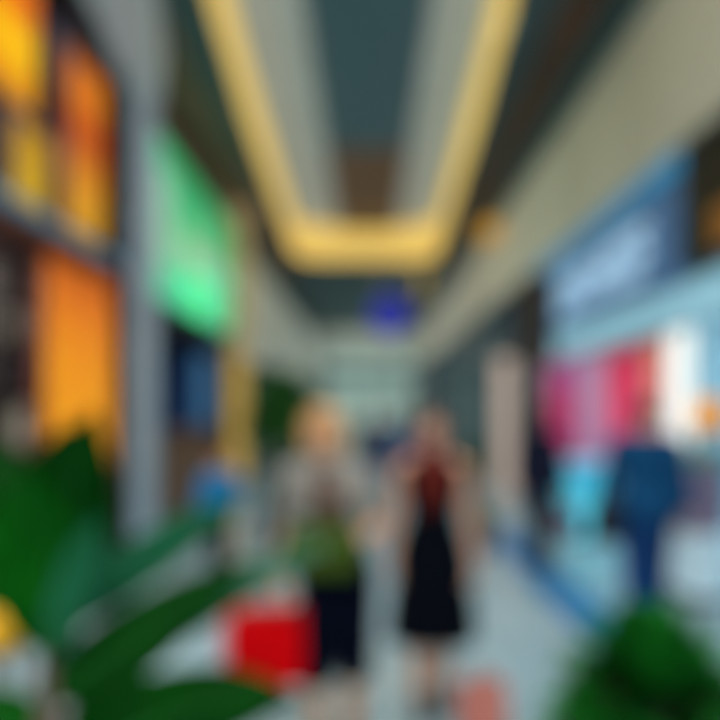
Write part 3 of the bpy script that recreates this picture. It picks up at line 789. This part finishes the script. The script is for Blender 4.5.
def person(label, loc, rz, H, fem, skin, hair, hair_style, arms, legs, garments, group=None, voxel=0.007, detail=True, lean=0.0, shoe=None):
    """local frame: faces -Y, stands on z=0, built at 1.70 m and scaled"""
    k = H / 1.70
    t = thing('person', label, 'person', loc, rz, group)
    def fit(p):
        q = min(1, max(0, (p[2] - .95) / .65)); q = q * q * (3 - 2 * q)
        return ((p[0] + lean * q) * k, p[1] * k, p[2] * k)
    W = .168 if fem else .19                         # shoulder half width
    sh = {s: V((s * W, 0.008, 1.365)) for s in (-1, 1)}
    hp = {s: V((s * .085, 0.01, .90)) for s in (-1, 1)}
    A = {s: [sh[s], V(arms[s][0]), V(arms[s][1])] for s in (-1, 1)}
    G = {s: [hp[s], V(legs[s][0]), V(legs[s][1])] for s in (-1, 1)}
    af = .88 if fem else 1.0
    ra = [.050 * af, .046 * af, .040 * af, .036 * af, .026 * af]
    def armpts(s, upto=1.0):
        a, e, w = A[s]
        pts = [a, a.lerp(e, .45), e, e.lerp(w, .3), w]
        return pts
    rl = [.092, .080, .056, .057, .038]
    def legpts(s):
        h, kn, an = G[s]
        return [h, h.lerp(kn, .4), kn, kn.lerp(an, .28), an]
    def fwd(s):
        return V((0, -1, 0)) if len(legs[s]) < 3 else V(legs[s][2]).normalized()
    b = MB()
    b.loft(torso_rows(0, fem))
    for s in (-1, 1):
        b.ball((s * .09, .055, .90), .085, .075, .09)          # seat
        if fem: b.ball((s * .068, -.085, 1.245), .058, .052, .058)
        b.limb(armpts(s), ra); b.limb(legpts(s), rl)
        b.ball(G[s][1].lerp(G[s][2], .3) + V((0, .018, 0)), .045, .05, .10)  # calf
        b.limb([A[s][0] + V((-s * .09, .01, .045)), A[s][0]], [.04, .046])
        an = G[s][2]; f = fwd(s)
        toe = V((an.x, an.y, max(an.z - .062, .024))) + f * .15
        b.limb([an + V((0, 0, -.03)) - f * .03, an + f * .06 + V((0, 0, -.038)), toe], [.036, .036, .024])
        hd = A[s][2] - A[s][1] if len(arms[s]) < 3 else V(arms[s][2])
        pn = V((-s, 0, 0)) if len(arms[s]) < 4 else V(arms[s][3])
        cu = .55 if len(arms[s]) < 5 else arms[s][4]
        th = V((0, -1, 0)) if len(arms[s]) < 6 else V(arms[s][5])
        hand(b, A[s][2], hd, pn, th, cu, .95 if fem else 1.05)
    # neck and head
    b.limb([(0, .018, 1.40), (0, .006, 1.50)], [.052 if fem else .060, .050 if fem else .058])
    hc = V((0, -.004, 1.592))
    b.ball(hc + V((0, .012, .022)), .074, .092, .090)
    b.loft([(1.472, .022, .020, 0, -.062), (1.482, .036, .040, 0, -.045), (1.505, .052, .062, 0, -.026), (1.54, .064, .078, 0, -.012), (1.585, .071, .086, 0, -.002), (1.63, .072, .088, 0, .004)])
    b.limb([(0, -.088, 1.612), (0, -.106, 1.566)], [.008, .011])          # nose
    b.ball((0, -.086, 1.622), .050, .012, .016)                            # brow
    for s in (-1, 1):
        b.ball((s * .011, -.096, 1.563), .008)
        b.ball((s * .075, .012, 1.585), .010, .020, .032)                  # ears
        b.ball((s * .040, -.068, 1.558), .024, .022, .024)                 # cheeks
    b.ball((0, -.080, 1.484), .020, .014, .014)                            # chin
    b.v = [fit(p) for p in b.v]
    body = b.build('body', skin, t, fuse=voxel, soft=3)
    bm = bmesh.new(); bm.from_mesh(body.data)
    hv = [v for v in bm.verts if v.co.z > 1.44 * k]
    for _ in range(7 if voxel < .006 else 3): bmesh.ops.smooth_vert(bm, verts=hv, factor=.5, use_axis_x=True, use_axis_y=True, use_axis_z=True)
    bm.to_mesh(body.data); bm.free()
    # face parts
    def kb(mb, *a, **kw):
        mb.v = [fit(p) for p in mb.v]
        return mb.build(*a, **kw)
    if detail:
        for s in (-1, 1):
            e = kb(MB().ball((s * .031, -.0795, 1.592), .0125, .0095, .0062), 'eye', M['eye'], t, smooth=True)
            kb(MB().ball((s * .031, -.0875, 1.592), .0060, .0030, .0055), 'iris', M['iris'], e, smooth=True)
            kb(MB().limb([(s * .016, -.094, 1.609), (s * .033, -.092, 1.614), (s * .050, -.080, 1.607)], [.0022, .0026, .0016], 8), 'eyebrow', M['brownhair'], t, fuse=0.002, soft=1)
        kb(MB().limb([(-.022, -.084, 1.527), (0, -.0925, 1.529), (.022, -.084, 1.527)], [.003, .0075, .003], 10), 'mouth', M['lip'], t, fuse=0.0025, soft=1)
    # hair
    h = MB()
    cap = [(1.545, .060, .045, 0, .055), (1.58, .082, .072, 0, .038), (1.62, .088, .090, 0, .024), (1.655, .084, .094, 0, .014), (1.682, .066, .078, 0, .010), (1.700, .036, .045, 0, .010), (1.706, .005, .006, 0, .010)]
    h.loft(cap)
    h.ball((0, -.052, 1.668), .060, .042, .026)
    if hair_style == 'long' or hair_style == 'front':
        h.loft([(1.22, .030, .012, 0, .105), (1.26, .085, .030, 0, .098), (1.34, .105, .040, 0, .088), (1.42, .095, .045, 0, .075), (1.50, .090, .060, 0, .058), (1.58, .090, .075, 0, .042)])
        for s in (-1, 1):
            y2 = -.118 if hair_style == 'front' else -.03
            z2 = 1.19 if hair_style == 'front' else 1.34
            h.limb([(s * .072, -.035, 1.64), (s * .084, -.015, 1.57), (s * .082, -.012, 1.50), (s * .085, -.03, 1.43), (s * .078, y2 + .03, 1.36), (s * .066, y2, z2 + .05), (s * .06, y2 - .004, z2)], [.022, .024, .027, .034, .040, .038, .014])
    elif hair_style == 'bun':
        h.ball((0, .115, 1.655), .045)
        for s in (-1, 1): h.limb([(s * .060, -.052, 1.655), (s * .076, -.030, 1.615), (s * .080, -.004, 1.575), (s * .074, .03, 1.53)], [.016, .015, .016, .014])
        h.loft([(1.50, .050, .03, 0, .052), (1.54, .074, .05, 0, .046), (1.58, .084, .072, 0, .038)])
    elif hair_style == 'bob':
        for s in (-1, 1):
            h.limb([(s * .072, -.035, 1.64), (s * .082, -.012, 1.57), (s * .078, -.005, 1.49)], [.022, .026, .024])
        h.loft([(1.47, .060, .035, 0, .055), (1.52, .082, .058, 0, .05), (1.58, .088, .075, 0, .04)])
    kb(h, 'hair', hair, t, fuse=max(voxel, .006), soft=4)
    # garments
    for g in garments:
        kind, m = g[0], g[1]; o = g[2] if len(g) > 2 else {}
        c = MB(); nm = kind
        if kind in ('shirt', 'jacket', 'dress', 'blouse', 'sweater'):
            gr = {'jacket': .022, 'sweater': .018}.get(kind, .012)
            zb = o.get('hem', .84)
            rows = [r for r in torso_rows(gr, fem) if r[0] > zb + .01 and r[0] < 1.44]
            b0 = next(r for r in torso_rows(gr + .006, fem) if r[0] >= max(zb, .86))
            if kind == 'dress':
                rows = [r for r in rows if r[0] > 1.05 and r[0] < (1.39 if o.get('sleeveless') else 1.43)]
                rows = [(zb, o.get('flare', .24), .19, 0, .02), (zb + .02, o.get('flare', .24), .19, 0, .02), (.75, .215, .17, 0, .018), (.90, .196, .148, 0, .015), (1.0, .165, .118, 0, .008)] + rows
            else:
                rows = [(zb, b0[1], b0[2], 0, .012)] + rows
                if kind in ('jacket', 'sweater'): rows = [(z, x_ + .028 * min(1, max(0, (1.08 - z) / .14)), y_ + .042 * min(1, max(0, (1.08 - z) / .14)), 0, yo + .022 * min(1, max(0, (1.08 - z) / .14))) for z, x_, y_, _, yo in rows]
            if not o.get('sleeveless'): rows.append((1.448, .070, .066, 0, .012))
            c.loft(rows)
            if fem:
                for s in (-1, 1): c.ball((s * .068, -.088, 1.245), .064, .058, .062)
            c.loft([(zb, .01, .01, 0, .01), (zb + .01, .02, .02, 0, .01)]) if False else None
            for s in (-1, 1):
                if o.get('sleeveless'):
                    c.limb([(s * .085, .008, 1.33), (s * .105, .012, 1.405)], [.045, .030]); continue
                fr_ = o.get('sleeve', 1.0)
                ap = armpts(s); rr = [q + gr for q in ra]; rr[-1] += .008
                c.limb([A[s][0] + V((-s * .09, .01, .045)), A[s][0]], [.048, .046 + gr])
                if fr_ >= 1: pts = ap[:4] + [ap[3].lerp(ap[4], .86)]; rr = rr
                elif fr_ >= .5: pts = ap[:3] + [ap[2].lerp(ap[3], .6)]; rr = rr[:3] + [rr[3] + .004]
                else: pts = ap[:2] + [ap[1].lerp(ap[2], .35)]; rr = rr[:2] + [rr[1] + .004]
                c.ball(pts[0], rr[0])
                for i in range(len(pts) - 1):
                    c.tube([pts[i], pts[i + 1]], [rr[i], rr[i + 1]], 16)
                    if 0 < i: c.ball(pts[i], rr[i], n=16, m=10)
        elif kind in ('trousers', 'shorts', 'jeans'):
            rows = [r for r in torso_rows(.010, fem) if .85 < r[0] < 1.03]
            c.loft([(.80, .12, .10, 0, .012)] + rows)
            for s in (-1, 1):
                c.ball((s * .09, .055, .90), .095, .085, .10)
                lp = legpts(s)
                if kind == 'shorts': pts = [lp[0], lp[1], lp[2], lp[2].lerp(lp[4], .22)]; rr = [.106, .100, .090, .088]
                else: pts = lp[:4] + [lp[3].lerp(lp[4], .92)]; rr = [.106, .098, .082, .082, .064]
                c.ball(pts[0], rr[0])
                for i in range(len(pts) - 1):
                    c.tube([pts[i], pts[i + 1]], [rr[i], rr[i + 1]], 16)
                    if 0 < i: c.ball(pts[i], rr[i], n=16, m=10)
        elif kind == 'skirt':
            c.loft([(o.get('hem', .52), .178, .150, 0, .012), (.62, .182, .150, 0, .014), (.75, .192, .152, 0, .016), (.88, .190, .146, 0, .016), (.96, .176, .126, 0, .012), (1.03, .150, .104, 0, .006)])
        elif kind == 'scarf':
            c.loft([(1.482, .060, .060, 0, .006), (1.470, .080, .084, 0, .002), (1.435, .094, .094, 0, -.002), (1.395, .106, .098, 0, -.006), (1.37, .09, .09, 0, -.008)])
            c.limb([(-.045, -.088, 1.40), (-.055, -.138, 1.29), (-.050, -.158, 1.24), (-.048, -.150, 1.16)], [.046, .044, .042, .040])
            c.limb([(.045, -.088, 1.40), (.056, -.138, 1.29), (.052, -.158, 1.24), (.055, -.150, 1.20)], [.046, .044, .042, .040])
            c.limb([(-.05, -.095, 1.415), (.0, -.112, 1.40), (.05, -.095, 1.415)], [.034, .042, .034])
        elif kind == 'camisole':
            c.loft([r for r in torso_rows(.017, True) if .95 < r[0] < 1.44])
            for sg in (-1, 1): c.ball((sg * .068, -.090, 1.245), .068, .062, .066)
            o_ = kb(c, nm, m, t, fuse=.006, soft=3)
            bm = bmesh.new(); bm.from_mesh(o_.data)
            def out(v):
                z = v.co.z / k; q = min(1, max(0, (z - .95) / .65)); x = v.co.x / k - lean * q * q * (3 - 2 * q)
                w_ = .085 - .15 * max(0, z - 1.16) ** 1.2
                return v.co.y > 0 or abs(x) > w_ or z > 1.415 or z < .965
            bmesh.ops.delete(bm, geom=[v for v in bm.verts if out(v)], context='VERTS')
            for _ in range(6): bmesh.ops.smooth_vert(bm, verts=[v for v in bm.verts if v.is_boundary], factor=.5, use_axis_x=True, use_axis_y=True, use_axis_z=True)
            bm.to_mesh(o_.data); bm.free()
            continue
        kb(c, nm, m, t, fuse=max(voxel, .006), soft=3)
    # shoes
    if shoe is not None:
        for s in (-1, 1):
            an = G[s][2]; f = fwd(s)
            z = max(an.z - .060, .03)
            hl = V((an.x, an.y, z)) - f * .045; tp = V((an.x, an.y, z - .004)) + f * .165
            c = MB(); c.limb([hl + V((0, 0, .01)), V((an.x, an.y, z + .012)) + f * .05, tp], [.044, .045, .034])
            c.limb([hl + V((0, 0, .012)), an + V((0, 0, -.005))], [.044, .047])
            c.v = [(x, y, max(zz, .002)) for x, y, zz in c.v]
            kb(c, 'shoe', shoe, t, fuse=.006, soft=2)
    return t

hang = lambda s, out=.03, f=0.0: ((s * (.208 + out), .02 + f * .4, 1.09), (s * (.225 + out * 1.5), -.03 + f, .86))
M['navy'] = cloth('navy denim', (3, 7, 22)); M['blackcloth'] = cloth('black crepe', (3, 6, 14)); M['rust'] = cloth('rust red knit', (88, 28, 22))
M['cream'] = cloth('light grey beige linen', (136, 130, 122)); M['browntop'] = cloth('brown knit', (88, 66, 56))
M['blueshirt'] = cloth('bright blue cotton', (36, 118, 170)); M['charcoal'] = cloth('charcoal twill', (48, 48, 54))
M['bluejacket'] = cloth('petrol blue jacket', (18, 66, 104)); M['jeans'] = cloth('blue denim', (26, 60, 108))
M['darknavy'] = cloth('dark navy jacket', (22, 26, 46)); M['paledenim'] = cloth('pale blue denim', (136, 160, 176))
M['greyjacket'] = cloth('slate grey wool', (78, 80, 92)); M['midblue'] = cloth('mid blue knit', (52, 78, 112))
M['shoe_dark'] = mat('dark leather', (40, 36, 38), 0.5); M['shoe_tan'] = mat('tan leather', (150, 110, 84), 0.5); M['shoe_white'] = mat('white canvas', (200, 204, 206), 0.7)

# woman with blonde hair, nearest, walking towards the lens
A_D = 2.95
ax = (336 - CX) / F_PX * A_D
arms = {-1: ((-.232, .02, 1.11), (-.250, -.14, .93), (-.05, -.12, -1), (1, 0, 0), 1.5, (0, -1, 0)),
        1: ((.225, .03, 1.13), (.135, -.215, 1.11), (-1, -.12, -.06), (0, .5, -.85), 0.9, (0, -.2, 1))}
legs = {-1: ((-.092, -.055, .49), (-.088, .02, .088)), 1: ((.088, .0, .49), (.085, .13, .10))}
person('woman with blonde hair, pale open shirt and navy shorts, holding an olive bag', (ax, A_D, 0), 0.03, 1.68, True, M['skin_tan'], M['blonde'], 'bob', arms, legs,
       [('shirt', M['cream'], {'hem': .95, 'sleeve': .5}), ('camisole', M['browntop']), ('shorts', M['navy'])], voxel=.0052, shoe=M['shoe_tan'], lean=-.06)

# woman in black dress
B_D = 3.44
bx_ = (432 - CX) / F_PX * B_D
arms = {-1: hang(-1, .0, .02), 1: hang(1, .0, -.04)}
legs = {-1: ((-.075, -.04, .49), (-.062, -.02, .088)), 1: ((.075, .02, .49), (.062, .10, .10))}
person('dark haired woman in rust red scarf and sleeveless black flared dress walking', (bx_, B_D, 0), -0.04, 1.67, True, M['skin'], M['darkhair'], 'bun', arms, legs,
       [('dress', M['blackcloth'], {'hem': .40, 'flare': .255, 'sleeveless': True}), ('scarf', M['rust'])], voxel=.0052, shoe=M['shoe_dark'])

def walk(ph, st=.16):
    return {-1: ((-.09, -.06 * ph - .02, .49), (-.09, st * -ph + .03, .09 if ph > 0 else .11)), 1: ((.09, .06 * ph - .02, .49), (.09, st * ph + .03, .09 if ph < 0 else .11))}
N = dict(voxel=.0075)
# right: petrol jacket, seen from behind
fd = 4.72
person('person in petrol blue jacket and jeans walking away by the crimson poster', ((646 - CX) / F_PX * fd, fd, 0), PI - 0.25, 1.74, False, M['skin'], M['darkhair'], 'short',
       {-1: hang(-1, .03, .05), 1: hang(1, .05, -.02)}, walk(1), [('jacket', M['bluejacket'], {'hem': .82}), ('jeans', M['jeans'])], shoe=M['shoe_dark'], **N)
gd = 6.6
person('person in dark navy coat standing before the magenta poster', ((540 - CX) / F_PX * gd, gd, 0), PI * 0.75, 1.70, True, M['skin'], M['darkhair'], 'bob',
       {-1: hang(-1), 1: hang(1, .04)}, walk(-1, .08), [('jacket', M['darknavy'], {'hem': .70}), ('trousers', M['charcoal'])], shoe=M['shoe_dark'], **N)
cd = 9.4
person('distant walker in slate grey jacket and pale blue jeans between both women', ((374 - CX) / F_PX * cd, cd, 0), 0.1, 1.70, False, M['skin'], M['darkhair'], 'short',
       {-1: hang(-1), 1: hang(1)}, walk(1), [('jacket', M['greyjacket'], {'hem': .88}), ('jeans', M['paledenim'])], shoe=M['shoe_white'], **N)
dd = 8.2
person('distant walker in mid blue sweater, partly behind the woman in black dress', ((403 - CX) / F_PX * dd, dd, 0), PI, 1.68, False, M['skin'], M['darkhair'], 'short',
       {-1: hang(-1), 1: hang(1)}, walk(-1), [('sweater', M['midblue'], {'hem': .86}), ('trousers', M['paledenim'])], shoe=M['shoe_dark'], **N)
ed = 6.1
person('child in bright blue top and charcoal trousers near the blue grey column', ((219 - CX) / F_PX * ed, ed, 0), 0.5, 1.24, False, M['skin'], M['brownhair'], 'short',
       {-1: hang(-1), 1: hang(1)}, walk(1, .1), [('sweater', M['blueshirt'], {'hem': .86}), ('trousers', M['charcoal'])], shoe=M['shoe_white'], **N)

# ------------------------------------------------------------------ bags
def shopping_bag(name, label, loc, rz, w, d, h, rgb, hh, rgb_h=None, lean=0.0):
    t = thing(name, label, 'bag', loc, rz)
    m = mat('paper', rgb, 0.7, var=0.06, spec=0.05)
    mb = MB()
    rs = []
    for z, q in ((0, .92), (.01, .95), (h * .5, 1.0), (h * .97, .97), (h, .97)):
        bul = 1.0 - 0.12 * math.sin(PI * z / h) * 0
        rs.append([(x * w / 2 * q, y * d / 2 * q * (1 - .35 * z / h), z) for x, y in ((-1, -1), (0, -1.04), (1, -1), (1, -.1), (1 - .06 * z / h, 0), (1, .1), (1, 1), (0, 1.04), (-1, 1), (-1, .1), (-1 + .06 * z / h, 0), (-1, -.1))])
    mb.rings(rs)
    mb.build('bag_body', m, t)
    MB().rings([[(x * w / 2 * .985, y * d / 2 * .66, z) for x, y in ((-1, -1), (1, -1), (1, 1), (-1, 1))] for z in (h * .93, h * 1.004)]).build('top_fold', mat('paper fold', [int(c * .85) for c in rgb], 0.6), t)
    for s in (-1, 1):
        pts = []
        for i in range(13):
            a = PI * i / 12
            pts.append((-math.cos(a) * w * .2, s * d * .25 * (1 - math.sin(a)) , h * .9 + math.sin(a) * (hh + h * .1)))
        MB().tube(pts, .005, 8).build('handle', mat('cord', rgb_h or [int(c * .7) for c in rgb], .6), t, smooth=True)
    return t
hx = ax - .248 * .99
shopping_bag('shopping_bag', 'bright red shopping bag hanging from the blonde woman\'s hand', (hx - .055, A_D - .20, 0.455), 0.15, .33, .13, .325, (204, 0, 6), .07)
shopping_bag('shopping_bag', 'pale pink shopping bag hanging behind the red one', (hx - .15, A_D - .04, 0.45), -0.2, .29, .11, .28, (204, 150, 156), .10)
shopping_bag('paper_bag', 'salmon paper bag on the floor beside the woman in black dress', ((482 - CX) / F_PX * 3.2, 3.2, 0.0), 0.2, .23, .14, .26, (206, 124, 110), .07)
# olive handbag in front of her waist
t = thing('handbag', 'olive green soft handbag held at the blonde woman\'s waist', 'handbag', (ax - 0.05, A_D - .25, .945), 0.0)
MB().loft([(0, .135, .035, 0, 0), (.02, .168, .052, 0, 0), (.08, .180, .060, 0, 0), (.15, .170, .048, 0, 0), (.195, .146, .026, 0, 0), (.21, .138, .016, 0, 0)], sq=.55).build('body', cloth('olive leather', (62, 80, 24), .6), t, smooth=True)
MB().loft([(.10, .150, .012, 0, -.052), (.16, .158, .016, 0, -.040), (.212, .148, .03, 0, -.006)], sq=.6).build('flap', cloth('olive leather flap', (56, 74, 20), .6), t, smooth=True)
MB().tube([(-.12, 0, .2), (-.11, 0, .245), (0, 0, .265), (.11, 0, .245), (.12, 0, .2)], .008, 8).build('handle', cloth('olive strap', (58, 66, 22), .6), t, smooth=True)
MB().ball((0, -.066, .115), .012, .006, .012).build('clasp', M['steel'], t, smooth=True)
# black bag of the petrol jacket person, magenta bag of the navy coat person
t = thing('shoulder_bag', 'black shoulder bag beside the person in petrol blue jacket', 'handbag', ((604 - CX) / F_PX * 4.6, 4.55, .70), 0.3)
MB().loft([(0, .10, .05, 0, 0), (.03, .125, .065, 0, 0), (.2, .12, .06, 0, 0), (.30, .10, .03, 0, 0)], sq=.6).build('body', mat('black leather', (24, 26, 34), .5), t, smooth=True)
MB().tube([(-.09, 0, .28), (-.04, 0, .5), (.08, .0, .66), (.08, .03, .5), (.09, 0, .28)], .009, 8).build('strap', mat('black strap', (20, 20, 26), .5), t, smooth=True)
t = thing('handbag', 'small plum magenta handbag carried by the person in navy coat', 'handbag', ((566 - CX) / F_PX * 6.4, 6.36, .40), -0.5)
MB().loft([(0, .10, .045, 0, 0), (.02, .115, .055, 0, 0), (.16, .11, .05, 0, 0), (.24, .09, .02, 0, 0)], sq=.6).build('body', mat('plum leather', (92, 26, 72), .5), t, smooth=True)
MB().tube([(-.07, 0, .22), (-.05, 0, .36), (0, 0, .41), (.05, 0, .36), (.07, 0, .22)], .007, 8).build('handle', mat('plum strap', (70, 20, 54), .5), t, smooth=True)

# ------------------------------------------------------------------ lights
def area(name, loc, rot, sx, sy, power, col):
    l = bpy.data.lights.new(name, 'AREA'); l.shape = 'RECTANGLE'; l.size = sx; l.size_y = sy; l.energy = power; l.color = col
    o = bpy.data.objects.new(name, l); COL.objects.link(o); o.location = loc; o.rotation_euler = rot
    return o
def spot(name, loc, power, col, ang=100, rot=(0, 0, 0)):
    l = bpy.data.lights.new(name, 'SPOT'); l.energy = power; l.color = col; l.spot_size = math.radians(ang); l.spot_blend = 0.7; l.shadow_soft_size = 0.12
    o = bpy.data.objects.new(name, l); COL.objects.link(o); o.location = loc; o.rotation_euler = rot
area('unseen fill behind', (0, -3.5, 5.4), (math.radians(42), 0, 0), 5, 3, 520, (0.92, 0.97, 1.0))  # unseen lamp added behind the lens to light the hall
for y in (1.5, 4.5, 7.5, 10.5, 13.5):
    for x in (-0.95, 0.98):
        spot('added down fill', (x, y, TOP - 0.05), 330, (0.93, 0.97, 1.0), 82)  # spots added in the tray to light the hall, without fixtures
for y in (18, 22, 26, 30):
    spot('downlight far', (0, y, HC - 0.08), 360, (0.92, 0.98, 0.97), 110)  # more added spots for the far hall, no fixtures there
for y in range(1, 32, 2):
    for x, tx in ((-2.5, 3.0), (2.5, -2.9)):
        d_ = V((tx, y + 1.0, EYE + 2.5)) - V((x, y, HC - 0.16))
        spot('added wall wash', (x, y, HC - 0.16), (200 if x < 0 else 125) * (0.55 + 0.025 * y), (1.0, 0.99, 0.93), 66, d_.to_track_quat('-Z', 'Y').to_euler())  # unseen spots added to brighten both bulkheads
for x in (-1.4, 0, 1.4):
    d_ = V((x, YE, EYE + 2.6)) - V((x, 29.0, HC - 0.2))
    spot('far added wall wash', (x, 29.0, HC - 0.2), 110, (0.96, 1.0, 0.94), 70, d_.to_track_quat('-Z', 'Y').to_euler())  # unseen spots added to brighten the bulkhead at the far end
area('shop light right', (5.2, 8.4, EYE + 1.46), (0, 0, 0), 3.2, 3.6, 130, (0.75, 0.92, 1.0))
area('shop light right near', (5.0, 4.2, EYE + 1.46), (0, 0, 0), 3.0, 2.6, 60, (0.78, 0.94, 1.0))
area('shop light left', (-4.5, 5.0, ZL - 0.1), (0, 0, 0), 2.0, 3.0, 190, (1.0, 0.86, 0.75))
area('shop light green', (-4.4, 10.2, GZ0 - 0.25), (0, 0, 0), 2.0, 3.6, 40, (0.6, 0.8, 1.0))

wd = bpy.data.worlds.new('mall air'); scene.world = wd; wd.use_nodes = True
nt = wd.node_tree; bg = nt.nodes['Background']
bg.inputs[0].default_value = (0.62, 0.78, 0.86, 1); bg.inputs[1].default_value = 0.8

# ------------------------------------------------------------------ camera
cd_ = bpy.data.cameras.new('camera'); cam_o = bpy.data.objects.new('camera', cd_); COL.objects.link(cam_o)
cam_o.location = (0, 0, EYE); cam_o.rotation_euler = (PI / 2, 0, 0)
cd_.sensor_width = 36; cd_.lens = 36 * F_PX / 720
cd_.shift_x = -(CX - 360) / 720; cd_.shift_y = (CY - 360) / 720
cd_.clip_start = 0.05; cd_.clip_end = 200
# the photo is far out of focus: the lens is focused just in front of itself with the aperture open
BLUR_PX, FOCUS = 41.0, 0.08
cd_.dof.use_dof = True
cd_.dof.focus_distance = FOCUS
cd_.dof.aperture_fstop = cd_.lens / 1000.0 / (BLUR_PX / (F_PX * (1 / FOCUS - 1 / 5.0)))
scene.camera = cam_o
scene.view_settings.view_transform = 'Standard'
scene.view_settings.look = 'None'
scene.cycles.use_denoising = True
scene.cycles.max_bounces = 6
scene.cycles.caustics_reflective = False; scene.cycles.caustics_refractive = False
scene.cycles.sample_clamp_indirect = 4.0
